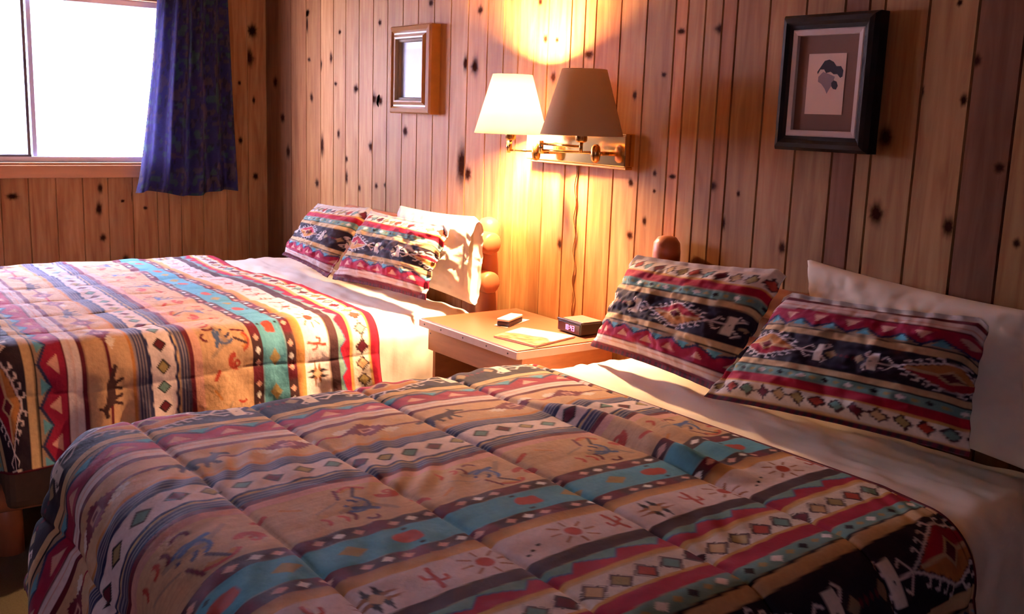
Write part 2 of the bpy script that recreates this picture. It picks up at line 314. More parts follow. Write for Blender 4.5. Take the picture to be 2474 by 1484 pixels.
def paint(s, t):
    P = 1.37
    s = np.asarray(s, float); t = np.asarray(t, float)
    # gentle irregularity of the weave
    sh = np.floor((s-3.195)/P)             # which repeat
    ss = (s-3.195) % P + 3.195             # 3.195 .. 4.565 with the black band at 4.43-4.565
    tt = t - sh*0.0 - np.where(sh < 0, .12, 0)
    c = np.zeros(s.shape+(3,)); c[:] = K['tan']
    def put(m, k):
        m = np.clip(np.asarray(m, float), 0, 1)[..., None]
        c[...] = c*(1-m) + K[k]*m
    AA = .0022
    def soft(d): return np.clip(.5 - d/AA, 0, 1)       # d<0 inside
    def band(a, b, k, e=0): put(soft(np.maximum(a-ss-e, ss-b+e)), k)
    def seg(x0, y0, x1, y1, X, Y):
        dx, dy = x1-x0, y1-y0; u = np.clip(((X-x0)*dx+(Y-y0)*dy)/(dx*dx+dy*dy), 0, 1)
        return np.hypot(X-x0-u*dx, Y-y0-u*dy)
    # 22/23: tan, thin line, triangles
    band(3.195, 3.220, 'tan'); band(3.220, 3.226, 'thin'); band(3.226, 3.305, 'taup')
    T5 = T0/5; ft = fold(tt, -1.179, T5); saw = np.abs(ft)/(T5/2)      # 0 at centre,1 at edges
    zz = 3.250 + .036*(1-saw)                   # boundary of crimson zone, apex away
    inb = (ss > 3.226) & (ss < 3.305)
    put(inb*soft((3.262-.030*saw+.0)-ss), 'crim')
    put(inb*soft(np.abs(ss-(3.262-.030*saw))-.005), 'navy')
    f2 = fold(tt, -1.179+T5/2, T5)
    put(inb*soft(np.maximum(np.abs(f2)*.75-(3.250-.0-ss)*0-.0-.030+np.abs(ss-3.236)*0, 0)*0+1), 'crim')
    ft0 = np.abs(ft); put(inb*soft(np.maximum(ft0-.030*(3.262-ss)/.030, ss-3.262)*1.0 + np.where(ss < 3.236, 1, 0)), 'teal')
    put(inb*soft(np.maximum(np.abs(f2)-.026*(ss-3.256)/.030, ss-3.288) + np.where(ss < 3.256, 1, 0)), 'pink')
    band(3.305, 3.349, 'pale'); band(3.305, 3.311, 'maroon'); band(3.326, 3.330, 'pink'); band(3.349, 3.366, 'maroon')
    # 20: horse-tan band with serrated diamonds and running animals
    band(3.366, 3.512, 'horse')
    inb = (ss > 3.366) & (ss < 3.52)
    b = ss-3.430; a = fold(tt, -1.316); aa = np.abs(a)
    put(inb*soft(np.abs(b)-.005)*(aa > .02), 'maroon'); put(inb*soft(np.abs(b)-.0035)*(np.abs(aa-.0) < .035), 'red')
    da = np.abs(aa-.091); saw = np.abs(((da*90) % 1)-.5)*.016
    put(inb*soft((np.abs(da-.052)/.036+np.abs(b-.018*np.sign(aa-.091))/.020-1)*.02+saw*.8)*(aa > .02), 'cream')
    put(inb*soft(np.maximum(da*.72+np.abs(b)-.046+saw*1.2, np.abs(b)-.041)), 'serr')
    put(inb*soft(np.maximum(da-.016, np.abs(b)-.012)), 'pink'); put(inb*soft(np.maximum(da-.010, np.abs(b)-.006)), 'serr')
    an = fold(tt, -1.316+T0/2)              # animal: body, neck, legs
    for (x0, y0, x1, y1, r) in ((-.030, .004, .028, -.002, .015), (.028, -.006, .050, -.020, .010), (.050, -.020, .072, -.016, .007), (.050, -.022, .046, -.038, .004), (-.040, .002, -.072, .016, .007), (-.028, .012, -.040, .036, .0055), (-.014, .012, -.008, .034, .005), (.020, .008, .012, .034, .0055), (.030, .006, .040, .034, .005)):
        put(inb*soft(seg(x0, y0, x1, y1, an, b)-r), 'dbrown')
    band(3.500, 3.520, 'ochre'); band(3.512, 3.560, 'grey')
    for q in (3.518, 3.528, 3.538, 3.548): band(q, q+.0055, 'navy')
    # 18: white band of small diamonds between wavy navy lines
    band(3.555, 3.640, 'pale')
    wv = .005*np.sign(np.sin(2*PI*tt/(T0/11))) ; wv2 = .007*np.abs(fold(tt, 0, T0/11)*22)
    inb = (ss > 3.545) & (ss < 3.65)
    put(inb*soft(np.abs(ss-(3.553+wv2))-.0045), 'navy'); put(inb*soft(np.abs(ss-(3.643-wv2))-.0045), 'navy')
    T11 = T0/11*1.16; d = fold(tt, -1.204, T11); n = np.floor((tt+1.204)/T11+.5) % 3
    e = np.abs(d)/.023+np.abs(ss-3.597)/.023
    for kk, q in ((0, 'green'), (1, 'maroon'), (2, 'olive')):
        put((n == kk)*soft((e-1)*.02), 'dark'); put((n == kk)*soft((e-.72)*.02), q)
    band(3.650, 3.680, 'grey')
    for q in (3.654, 3.665, 3.675): band(q, q+.006, 'navy')
    band(3.681, 3.697, 'maroon'); band(3.697, 3.722, 'pink')
    # 16: figures on a tan ground
    band(3.722, 3.890, 'horse')
    inb = (ss > 3.70) & (ss < 3.89); fig = fold(tt, -1.15, T0/2); b = ss-3.805; sg = np.where(np.floor((tt+1.15)/(T0/2)+.5) % 2 == 0, 1, -1); bb = b*sg
    vst = vnoise(tt*7, ss*160)
    c[...] = np.where((inb & (vst > .25))[..., None], c*.90, c)
    for i, (cx, cy, r0, k, a0, a1) in enumerate((( -.005, .0, .030, 'blue', -2.6, 1.0), (-.005, .0, .022, 'grey', -2.4, .6), (-.01, .004, .014, 'navy', -3, 1.6), (.078, .028, .024, 'rust', -3.0, .2), (.078, .028, .016, 'rust', -3.0, .2), (.085, .03, .008, 'rust', -3.1, 3.1),
                                              (-.045, -.040, .020, 'maroon', -1.0, 1.6), (-.058, -.046, .014, 'rust', -1.0, 1.6), (-.095, -.045, .016, 'rust', -1.0, 1.2), (.02, .045, .03, 'rust', .3, 2.6), (.02, .045, .022, 'ochre', .3, 2.6), (.0, -.06, .012, 'maroon', -3, .4))):
        X, Y = fig-cx, bb-cy; ang = np.arctan2(Y, X); rr_ = np.hypot(X, Y)
        put(inb*((ang > a0) & (ang < a1))*soft(np.abs(rr_-r0)-.0042), k)
    for (x0, y0, x1, y1, r, k) in ((-.03, .02, -.085, -.005, .003, 'taup'), (-.02, .03, -.01, .07, .004, 'maroon'), (.01, .03, .03, .068, .004, 'dbrown'), (.03, -.01, .06, -.05, .005, 'taup'), (-.1, .03, -.13, .05, .004, 'ochre'), (.105, -.03, .13, -.045, .006, 'rust'), (-.04, -.02, .015, .0, .006, 'taup'), (-.012, -.016, .03, -.03, .006, 'blue')):
        put(inb*soft(seg(x0, y0, x1, y1, fig, bb)-r), k)
    # 15, 14, 13: blue band with dotted dark borders
    band(3.890, 3.927, 'dbrown'); band(4.010, 4.042, 'dbrown')
    put(((ss > 3.89) & (ss < 3.927) | (ss > 4.01) & (ss < 4.042))*np.clip(np.abs(fold(tt, -1.24+T0/8, T0/4))*-60+2.2, 0, 1), 'maroon')
    band(3.927, 4.010, 'teal')
    for (cc, t0) in ((3.909, -1.243), (4.026, -1.216)):
        g = fold(tt, t0, T0/4)
        for o, k in ((0, 'white'), (-.038, 'pink'), (.038, 'pink')):
            put(soft((np.abs(g-o)/.0125+np.abs(ss-cc)/.0095-1)*.01), k)
    rb = np.abs(fold(tt, -1.306)); b = ss-3.968; inb = np.abs(b) < .041
    put(inb*soft((np.hypot((rb-.132)/.030, b/.020)-1+.18*vnoise(tt*60, ss*60))*.02), 'rust')
    put(inb*soft((np.hypot((rb-.132+.012)/.007, (np.abs(b)-.031)/.004)-1)*.006), 'dark')
    yb = np.abs(np.abs(fold(tt, -1.306+T0/2))-.058); put(inb*soft((yb/.028+np.abs(b)/.020-1)*.018), 'olive')
    st = vnoise(tt*5, ss*220); c[...] = np.where((inb & (st > .1))[..., None], c*.93+np.array([.0, .01, .01]), c)
    # 12: brown shading to gold
    m = (ss > 4.042) & (ss < 4.074); q = np.clip((ss-4.042)/.032, 0, 1)[..., None]
    c[...] = np.where(m[..., None], K['brown']*(1-q)*.8+K['gold']*q+K['brown']*.2*(1-q), c)
    # 11: white band: suns, cacti, stars, tiny tracks
    band(4.074, 4.167, 'pale')
    inb = (ss > 4.074) & (ss < 4.167); b = ss-4.121; a = fold(tt, -1.29); aa = np.abs(a); x = aa-.097
    put(inb*soft(np.hypot(x, b)-.0165), 'rust')
    for k in range(8):
        an = k*PI/4+.02; put(inb*soft(seg(.027*math.cos(an), .024*math.sin(an), (.050 if k % 4 else .046)*math.cos(an), .040*math.sin(an), x, b)-.0028), 'brown')
    x = aa-.193
    put(inb*soft(seg(-.003, -.032, .006, .032, x, b)-.0042), 'rust')
    put(inb*soft(np.minimum(seg(.0, .004, .017, -.004, x, b), seg(.017, -.004, .018, -.018, x, b))-.0034), 'rust')
    put(inb*soft(np.minimum(seg(.002, .010, -.015, .014, x, b), seg(-.015, .014, -.017, .0, x, b))-.0034), 'rust')
    x = T0/2-aa; xs = np.where(a > 0, 1, -1)*x
    for sx in (-1, 1):                      # eight-pointed black star
        for sy in (-1, 1):
            X, Y = xs*sx, b*sy
            put(inb*soft(np.maximum(np.abs(X-.010-.012*0)-.011*(1-np.clip(Y/.042, 0, 1)), -Y+.003)*1.0+np.where(Y > .042, 1, 0)), 'dark')
            put(inb*soft(np.maximum(np.abs(Y-.008)-.008*(1-np.clip(X/.046, 0, 1)), -X+.012)+np.where(X > .046, 1, 0)), 'brown')
    put(inb*soft((np.abs(xs)/.016+np.abs(b)/.018-1)*.012), 'horse')
    for o in (-.022, -.006, .014): put(inb*soft((np.hypot((a-o)/.005, (b-.012+o*.5)/.0035)-1)*.004), 'dark')
    band(4.167, 4.202, 'dbrown')
    # 9: red saw teeth on grey-green
    band(4.202, 4.250, 'green'); g = ((tt+1.393) % (T0/6))/(T0/6)
    edge = np.where(g < .25, 4.232-.024*g/.25, 4.208+.024*(g-.25)/.75)
    inb = (ss > 4.202) & (ss < 4.250)
    put(inb*soft(edge-.004-ss), 'blue'); put(inb*soft(edge-ss), 'red')
    band(4.246, 4.262, 'gold'); band(4.256, 4.262, 'tan')
    # 7: cream band with fringed squares
    band(4.262, 4.328, 'cream'); inb = (ss > 4.262) & (ss < 4.33)
    d = fold(tt, -1.189, T0/10); n = np.floor((tt+1.189)/(T0/10)+.5) % 5; b = ss-4.296
    e = (np.abs(d)+np.abs(b))/.0275; fr = .10*np.sign(np.sin(2*PI*np.abs(np.abs(d)-np.abs(b))*150))
    for kk, q in ((0, 'rust'), (1, 'green'), (2, 'maroon'), (3, 'tan'), (4, 'olive')):
        put((n == kk)*inb*soft((e-1+fr)*.02), 'dbrown'); put((n == kk)*inb*soft((e-.70)*.02), q)
    band(4.322, 4.332, 'gold')
    band(4.330, 4.367, 'red')
    # 6: grey-green with small lozenges
    band(4.367, 4.401, 'green'); g = fold(tt, -.735, T0/8); h = fold(tt, -.735, T0/4)
    put(soft((np.abs(g)/.013+np.abs(ss-4.384)/.0105-1)*.01)*(np.abs(h) < .03), 'dark')
    put(soft((np.abs(g)/.015+np.abs(ss-4.384)/.011-1)*.01)*(np.abs(h) > .04), 'white')
    put(soft((np.abs(fold(tt, -.735+T0/16, T0/8))/.012+np.abs(ss-4.384)/.008-1)*.01), 'olive')
    band(4.401, 4.407, 'thin'); band(4.407, 4.432, 'tan')
    # 1: black band with hooked lozenges and crossed figures
    band(4.432, 4.575, 'black')
    inb = (ss > 4.432); b = ss-4.500; a = fold(tt, -1.14); aa = np.abs(a); ab = np.abs(b)
    lozo = aa/.118+ab/.050
    st_ = .05*np.sign(np.sin(aa*2*PI/.026))
    put(inb*soft((lozo-1+st_*.5)*.03), 'ochre'); put(inb*soft((lozo-1+st_*.5)*.03)*(b-.10*a*0 < 0), 'rust')
    put(inb*soft((lozo-.97)*.03)*(b < -.004), 'red')
    put(inb*soft(np.abs(b)-.004)*(lozo < .95), 'tan')
    put(inb*soft((aa/.036+ab/.026-1)*.02), 'tan'); put(inb*soft((aa/.025+ab/.018-1)*.02), 'maroon')
    wl = .0026; D = np.full(s.shape, 9.)
    D = np.minimum(D, seg(0, .050, .012, .050, aa, ab))
    px_, py_ = .012, .050
    for k in range(4):                       # stepped outline with hooks
        nx_, ny_ = px_+.026, py_-.0105
        D = np.minimum(D, seg(px_, py_, nx_-.006, ny_+.001, aa, ab)); D = np.minimum(D, seg(nx_-.006, ny_+.001, nx_, ny_, aa, ab))
        hx, hy = px_+.012, py_+.012
        D = np.minimum(D, seg(px_+.004, py_-.001, hx, hy, aa, ab)); D = np.minimum(D, seg(hx, hy, hx+.010, hy-.003, aa, ab))
        px_, py_ = nx_, ny_
    D = np.minimum(D, seg(px_, py_, .140, 0, aa, ab))
    D = np.minimum(D, seg(.140, 0, .200, 0, aa, ab))
    D = np.minimum(D, seg(.140, 0, .166, .026, aa, ab)); D = np.minimum(D, seg(.166, .026, .180, .018, aa, ab))
    D = np.minimum(D, seg(.205, 0, .234, .030, aa, ab)); D = np.minimum(D, seg(.234, .030, .224, .040, aa, ab))
    put(inb*soft(D-wl), 'pale')
    put(inb*soft(np.maximum(np.abs(aa-.205)-.0145, ab-.036)), 'cream')
    put(inb*soft(np.hypot(aa-.205, ab)-.003), 'dark')
    put(inb*soft(np.maximum(np.abs(aa-.247)*.8+ab*.9-.0145, 0)+np.abs(aa-.247)*.0), 'tan')
    put(inb*soft((np.abs(fold(aa, .268, .017))*1.2+ab-.008))*(aa > .262), 'maroon')
    return c
# ------------------------------------------------------------------ draped cloth over a bed block
def drape(S_, T_, xa, xb, yf, zt, r, emax, flare=.10, yh=None):
    """flat cloth coordinates (x-like, y-like) -> points; xa..xb, y > yf is the flat top"""
    exc = np.where(S_ < xa, xa-S_, np.where(S_ > xb, S_-xb, 0)); sg = np.where(S_ < xa, -1., 1.)
    et = np.maximum(yf-T_, 0)
    e0 = np.hypot(exc, et); e = np.minimum(e0, emax); k = np.where(e0 > 1e-9, 1/np.maximum(e0, 1e-9), 0)
    dx, dy = sg*exc*k, -et*k
    q = r*PI/2
    h = np.where(e < q, r*np.sin(e/r), r+flare*(e-q)); v = np.where(e < q, r*(1-np.cos(e/r)), r+(e-q)*.99)
    X = np.clip(S_, xa, xb)+dx*h; Y = np.maximum(T_, yf)+dy*h; Z = zt-v
    th = np.minimum(e/r, PI/2); N = np.stack([dx*np.sin(th), dy*np.sin(th), np.cos(th)], -1)
    return np.stack([X, Y, Z], -1), N, e0, (dx, dy, e)
def quilt(along, c0, sp):
    u = ((along-c0)/sp) % 1; return np.sin(PI*u)**.28
# near bed comforter ------------------------------------------------
def near_comforter():
    st = .0035
    s = np.arange(2.66, 4.84, st); t = np.arange(-2.17, -.478, st); Sg, Tg = np.meshgrid(s, t, indexing='ij')
    P, N, e0, (dx, dy, e) = drape(Sg, Tg, 3.125, 4.37, -1.685, .752, .115, .40, .32)
    # seams run across the bed, about 28 cm apart, and wander a little
    seam = quilt(Tg+.012*vnoise(Sg*4, Tg*0+3), -.50, .2815)
    h = .0105*seam - .005*np.exp(-((((Tg+.012*vnoise(Sg*4, Tg*0+3)+.50)/.2815+.5)%1-.5)*.2815/.007)**2)
    fine = .5*vnoise(Sg*9+5, Tg*9)+.3*vnoise(Sg*21, Tg*17)+.15*vnoise(Sg*45, Tg*33)
    h += .004*fine*(.35+.65*seam) + .005*vnoise(Sg*3, Tg*5+9)
    # bunched fold towards the pillows
    cy = -.735+.05*(Sg-3.8)+.012*np.sin(Sg*14); amp = .034*np.clip((Sg-3.35)/.25, 0, 1)*np.clip((4.12-Sg)/.18, 0, 1)
    h += amp*np.exp(-((Tg-cy)/.030)**2) + .45*amp*np.exp(-((Tg-cy-.10)/.035)**2)
    # diagonal creases radiating from the seams
    h += .004*np.sin((Sg*1.0+Tg*2.2)*40+3*vnoise(Sg*6, Tg*6))*np.clip(vnoise(Sg*4+7, Tg*4+1), 0, 1)
    # drape ripples
    ang = np.arctan2(dy, dx)*np.where(e0 > 0, 1, 0)
    h += .016*np.clip((e-.12)/.2, 0, 1)*np.sin(Tg*17+Sg*13)
    h = np.where(Tg > -.50, h*np.clip((-.478-Tg)/.022, .1, 1), h)
    P = P+N*(h+.012)[..., None]
    P[..., 1] -= .05*np.clip((Sg-4.25)/.25, 0, 1.5)*np.clip((Tg+.9)/.4, 0, 1)
    ws = Sg + .010*(Tg+1.1)*-1*np.clip(Sg-3.6, -.5, 1)*.0 - .075*(Tg+1.15)*0
    # the cloth lies slightly askew: stripes drift across the bed towards the head
    ws = Sg + .055*(Tg+1.15)*np.clip((Sg-3.2)/1.0, 0, 1.2) + .007*vnoise(Sg*3+2, Tg*4)
    col = paint(ws, Tg+.006*vnoise(Sg*5, Tg*5+4))
    hem = (Tg > -.488) | (e0 > .392)
    col[hem] = K['maroon']
    keep = (e0[:-1, :-1] < .40) | (e0[1:, 1:] < .40)
    me = grid_mesh('comforter', P, keep, col)
    o = link('comforter', me, CLOTH)
    md = o.modifiers.new('thickness', 'SOLIDIFY'); md.thickness = .010; md.offset = -1
    return tag(o, 'striped southwestern print comforter on the near bed, stripes running from foot to pillows', 'comforter')
near_comforter()
# far bed comforter -------------------------------------------------
def far_comforter():
    st = .0045
    s = np.arange(.08, 2.62, st); t = np.arange(-2.12, -.515, st); Sg, Tg = np.meshgrid(s, t, indexing='ij')
    P, N, e0, (dx, dy, e) = drape(Sg, Tg, .545, 2.110, -1.72, .738, .095, .40, .07)
    seam = quilt(Sg+.010*vnoise(Tg*4, Sg*0+3), 2.285, .285)
    h = .010*seam + .003*vnoise(Sg*9+5, Tg*9) + .003*vnoise(Sg*23+5, Tg*19) + .004*vnoise(Sg*3, Tg*5+9)
    h += .012*np.clip((e-.12)/.2, 0, 1)*np.sin(Tg*30+1.5*np.sin(Tg*9)+Sg*4)*np.where(Sg > 1, 1, .5)
    h = np.where(Tg > -.54, h*np.clip((-.515-Tg)/.022, .1, 1), h)
    head = .03*vnoise(Sg*3, Sg*0)+.02*np.sin(Sg*5)       # wavy top hem
    P = P+N*(h+.012)[..., None]; P[..., 1] += head*np.clip((Tg+.9)/.3, 0, 1)
    P[..., 1] += .01*np.clip((Sg-1.95)/.3, 0, 1)*np.clip((Tg+.9)/.3, 0, 1)
    col = paint(Tg+4.885+.006*vnoise(Sg*3, Tg*4+5), Sg-3.325)
    hem = (Tg > -.524) | (e0 > .392); col[hem] = K['maroon']
    keep = (e0[:-1, :-1] < .40) | (e0[1:, 1:] < .40)
    me = grid_mesh('comforter', P, keep, col); o = link('comforter', me, CLOTH)
    md = o.modifiers.new('thickness', 'SOLIDIFY'); md.thickness = .010; md.offset = -1
    return tag(o, 'striped southwestern print comforter on the far bed by the window, stripes running crosswise', 'comforter')
far_comforter()
# sheets ------------------------------------------------------------
def sheet(xa, xb, zt, t0, drop, m, label, seedo, yh):
    st = .010
    s = np.arange(xa-drop, xb+drop, st); t = np.arange(t0, yh, st); Sg, Tg = np.meshgrid(s, t, indexing='ij')
    yb = yh-.06
    P, N, e0, (dx, dy, e) = drape(Sg, -Tg, xa, xb, -yb, zt, .085, 9, .02)   # head end rounds down as well
    P[..., 1] *= -1; N[..., 1] *= -1
    h = .005*vnoise(Sg*7+seedo, Tg*7)+.004*vnoise(Sg*12+seedo, Tg*25+Sg*9)+.003*vnoise(Sg*5+Tg*8, Tg*40+seedo)
    h += .008*np.clip((e-.06)/.2, 0, 1)*np.sin(Tg*22+seedo+2*vnoise(Tg*3, Sg*0))
    P = P+N*h[..., None]
    me = grid_mesh('bed_sheet', P); o = link('bed_sheet', me, m)
    return tag(o, label, 'sheet')
sheet(.56, 2.105, .728, -.86, .42, SHEETW, 'white sheet on the far bed, lit by the lamp beside the nightstand', 3, -.055)
sheet(3.11, 4.38, .742, -.86, .36, SHEETM, 'cream sheet on the near bed, bare between its pillows and comforter', 8, -.055)
# ------------------------------------------------------------------ beds
def bed(x0, x1, yfoot, label, post_x, ztops, rails, mlabel, blabel):
    o = empty('log_bed', ((x0+x1)/2, -.9, 0), label, 'bed')
    for px, ztop in zip(post_x, ztops):
        bm = bmesh.new(); r = .044
        tube(bm, [(px, .004, 0), (px, .004, .4), (px, .004, ztop-.05), (px, .004, ztop-.022), (px, .004, ztop-.006), (px, .004, ztop)], [r, r, r, r*.93, r*.66, r*.25], 24)
        obj('headboard_post', bm, LOGV, o, True)
    for z in rails:
        bm = bmesh.new(); r = .043; y = -.034
        xs = [post_x[0]-.09, post_x[0]-.08, post_x[0], (x0+x1)/2, post_x[1], post_x[1]+.078, post_x[1]+.088]
        tube(bm, [(a, y, z) for a in xs], [r*.8, r, r, r*1.03, r, r, r*.8], 22)
        obj('headboard_rail', bm, LOG, o, True)
    for px in (x0+.08, x1-.10):
        bm = bmesh.new(); tube(bm, [(px, -.03, .27), (px, yfoot+.02, .27)], .045, 18); obj('side_rail', bm, LOG, o, True)
    for px in (x0+.10, x1-.32):
        bm = bmesh.new(); tube(bm, [(px, yfoot+.10, 0), (px, yfoot+.10, .24)], .045, 18); obj('leg', bm, LOGV, o, True)
    bm = bmesh.new(); box(bm, x0+.04, x1-.04, yfoot+.05, -.085, .24, .46, .03, 3)
    tag(obj('box_spring', bm, BOXS, None, False), blabel, 'box spring')
    bm = bmesh.new(); box(bm, x0+.03, x1-.03, yfoot+.04, -.085, .462, .712, .05, 4)
    tag(obj('mattress', bm, SHEETM, None, True), mlabel, 'mattress')
BOXS = mat('box_spring_cloth', (84, 62, 46), .9, noise=.15, nscale=60)
bed(.49, 2.185, -1.80, 'log headboard bed in the corner by the window', (1.12, 2.14), (1.02, 1.085), (.992, .840), 'mattress of the far bed, hidden under its white sheet', 'brown box spring below the far bed mattress')
bed(3.05, 4.44, -1.83, 'log headboard bed nearest the camera', (3.112, 4.40), (1.125, 1.125), (.990, .84), 'mattress of the near bed, under the striped comforter', 'brown box spring below the near bed mattress')
# ------------------------------------------------------------------ pillows
def pillow(name, TL, TR, BL, BR, thick, label, group, mode='sham', s_tb=None, t_lr=None, seed=0, m=None, sleeve=0, step=.0045, pin=.05):
    TL, TR, BL, BR = [np.array(v, float) for v in (TL, TR, BL, BR)]
    W = np.linalg.norm(TR-TL); H = np.linalg.norm(BL-TL)*1.22
    fl = .07 if mode == 'sham' else .0
    umax = 1+fl*1.0; nu = int(W*umax/step); nv = int(H*umax/step)
    u = np.linspace(-umax, 1+max(fl, sleeve), nu); v = np.linspace(-1-fl*1.3, 1+fl*1.3, nv) if mode == 'sham' else np.linspace(-1, 1, nv)
    U, V = np.meshgrid(u, v, indexing='ij')                # V=+1 top
    def surf(side):
        Uc = U*(1-pin*(1-np.clip(V*V, 0, 1))*.7); Vc = V*(1-pin*(1-np.clip(U*U, 0, 1)))
        a = (Uc+1)/2; b = (1-Vc)/2
        base = ((1-a)*(1-b))[..., None]*TL+(a*(1-b))[..., None]*TR+((1-a)*b)[..., None]*BL+(a*b)[..., None]*BR
        n = np.cross(TR-TL, BL-TL); n /= np.linalg.norm(n)
        if n[1] > 0: n = -n
        iu = np.clip(1-np.abs(U)**2.6, 0, 1); iv = np.clip(1-np.abs(V)**2.6, 0, 1)
        if sleeve: iu = np.where(U > 0, np.clip(1-np.clip(U, 0, 2)**2.6*.82, .16, 1), iu)
        th = thick*np.sqrt(iu*iv)
        w = .010*vnoise(U*3+seed, V*3+seed*2)+.006*vnoise(U*9+seed, V*6)+.0035*vnoise(U*20+seed, V*14+3)
        # creases pulled in from the corners and edges
        edge = np.clip(np.maximum(np.abs(U), np.abs(V))-.55, 0, 1)
        w += (.010 if mode == 'sham' else .004)*edge*np.sin((np.arctan2(V, U)+seed)*17+2*vnoise(U*4, V*4+seed))
        fl_w = (np.abs(U) > 1) | (np.abs(V) > 1)
        w = np.where(fl_w, .003*np.sin(U*26+seed)+.003*np.sin(V*19+seed), w*np.sqrt(np.clip(iu*iv, 0, 1))**.5)
        d = side*(th*(1 if side > 0 else .35) + np.where(fl_w & (sleeve == 0), .0022, .001)) + (w if side > 0 else w*.3)
        if sleeve: d = np.where(U > 1, side*(.030*np.sqrt(iv)+.002)+.004*vnoise(U*9, V*9), d)
        if side < 0: d = np.where(fl_w & (sleeve == 0), (w-.0022), d)
        P = base+n*d[..., None]
        P[..., 2] -= .018*np.clip(np.abs(U)-.98, 0, .1)/.1*np.where(V > 0, 1, 0)
        P[..., 2] = np.maximum(P[..., 2], zfloor)
        return P
    zfloor = .753 if TL[0] > 2.6 else .738
    Pf, Pb = surf(1), surf(-1)
    col = None
    if mode == 'sham':
        ss = s_tb[0]+(1-V)/2*(s_tb[1]-s_tb[0]); tt = t_lr[0]+(U+1)/2*(t_lr[1]-t_lr[0])
        ss = ss+.004*vnoise(U*2.5+seed, V*2.5)+.0008*vnoise(U*8+seed, V*5)
        col = paint(ss, tt)
        flm = (np.abs(U) > 1) | (np.abs(V) > 1)
        stripe = ((U*0+np.where(np.abs(V) > 1, U*W/2, V*H/2))*55 % 1)
        fc = np.where((stripe < .5)[..., None], K['maroon'], K['dbrown']); 
        col = np.where((flm & (np.abs(V) > 1) & (V > 0))[..., None], K['cream']*.9, col)
        col = np.where((flm & (V < -1))[..., None], fc, col)
    else: col = np.tile(np.array(lin((238, 226, 204))), U.shape+(1,))
    # weld the two faces
    ni, nj = U.shape
    V3 = np.concatenate([Pf.reshape(-1, 3), Pb.reshape(-1, 3)]); CC = np.concatenate([col.reshape(-1, 3)]*2)
    idx = np.arange(ni*nj).reshape(ni, nj); off = ni*nj
    q1 = np.stack([idx[:-1, :-1], idx[:-1, 1:], idx[1:, 1:], idx[1:, :-1]], -1).reshape(-1, 4); q2 = q1[:, ::-1]+off
    qs = [q1, q2]
    borders = [idx[:, 0], idx[::-1, -1], idx[0, ::-1]]
    if not sleeve: borders.append(idx[-1, :])
    for bd in borders: qs.append(np.stack([bd[:-1], bd[1:], bd[1:]+off, bd[:-1]+off], -1))
    q = np.concatenate(qs)
    me = bpy.data.meshes.new(name); me.vertices.add(len(V3)); me.vertices.foreach_set('co', V3.astype(np.float32).ravel())
    me.loops.add(q.size); me.loops.foreach_set('vertex_index', q.ravel().astype(np.int32))
    me.polygons.add(len(q)); me.polygons.foreach_set('loop_start', np.arange(0, q.size, 4, dtype=np.int32))
    me.polygons.foreach_set('use_smooth', np.ones(len(q), bool)); me.update(); me.validate()
    bmx = bmesh.new(); bmx.from_mesh(me); bmesh.ops.recalc_face_normals(bmx, faces=bmx.faces); bmx.to_mesh(me); bmx.free()
    at = me.color_attributes.new('dye', 'FLOAT_COLOR', 'POINT'); cc = np.ones((len(V3), 4), np.float32); cc[:, :3] = CC; at.data.foreach_set('color', cc.ravel())
    o = link(name, me, m or CLOTH)
    return tag(o, label, 'pillow', group)
ST = (4.262, 4.745)
def t_at(u, lens, W=.66): return (-1.14-lens*W, -1.14+(1-lens)*W)
pillow('sham_pillow', (3.150, -.165, 1.066), (3.700, -.185, 1.100), (3.085, -.245, .800), (3.640, -.300, .800), .078,
       'patterned sham pillow on the near bed beside the alarm clock', 'patterned sham pillows', s_tb=(4.262, 4.735), t_lr=t_at(0, .64), seed=2)
pillow('sham_pillow', (3.780, -.235, 1.058), (4.270, -.215, 1.080), (3.665, -.345, .795), (4.300, -.295, .825), .082,
       'patterned sham pillow farthest right on the near bed, overlapping its neighbour', 'patterned sham pillows', s_tb=(4.735, 4.255), t_lr=t_at(0, .15, .72), seed=5)
pillow('sham_pillow', (1.030, -.195, 1.034), (1.520, -.190, 1.058), (.850, -.270, .790), (1.400, -.320, .775), .070,
       'patterned sham pillow on the far bed nearest the room corner', 'patterned sham pillows', s_tb=(4.262, 4.735), t_lr=t_at(0, .45), seed=9)
pillow('sham_pillow', (1.590, -.220, 1.052), (2.180, -.220, 1.055), (1.520, -.340, .782), (2.180, -.315, .805), .072,
       'patterned sham pillow on the far bed in front of the lit white pillow', 'patterned sham pillows', s_tb=(4.262, 4.735), t_lr=t_at(0, .18), seed=13)
pillow('bed_pillow', (1.66, -.115, 1.09), (2.225, -.12, 1.10), (1.66, -.145, .79), (2.250, -.15, .775), .060,
       'plain white pillow glowing in the lamplight at the edge of the far bed', 'plain pillows', 'plain', seed=4, m=SHEETW, sleeve=.10, step=.008)
pillow('bed_pillow', (3.735, -.11, 1.140), (4.32, -.11, 1.105), (3.80, -.15, .80), (4.40, -.16, .775), .055,
       'plain cream pillow behind the rightmost sham on the near bed', 'plain pillows', 'plain', seed=7, m=SHEETM, sleeve=.2, step=.008)

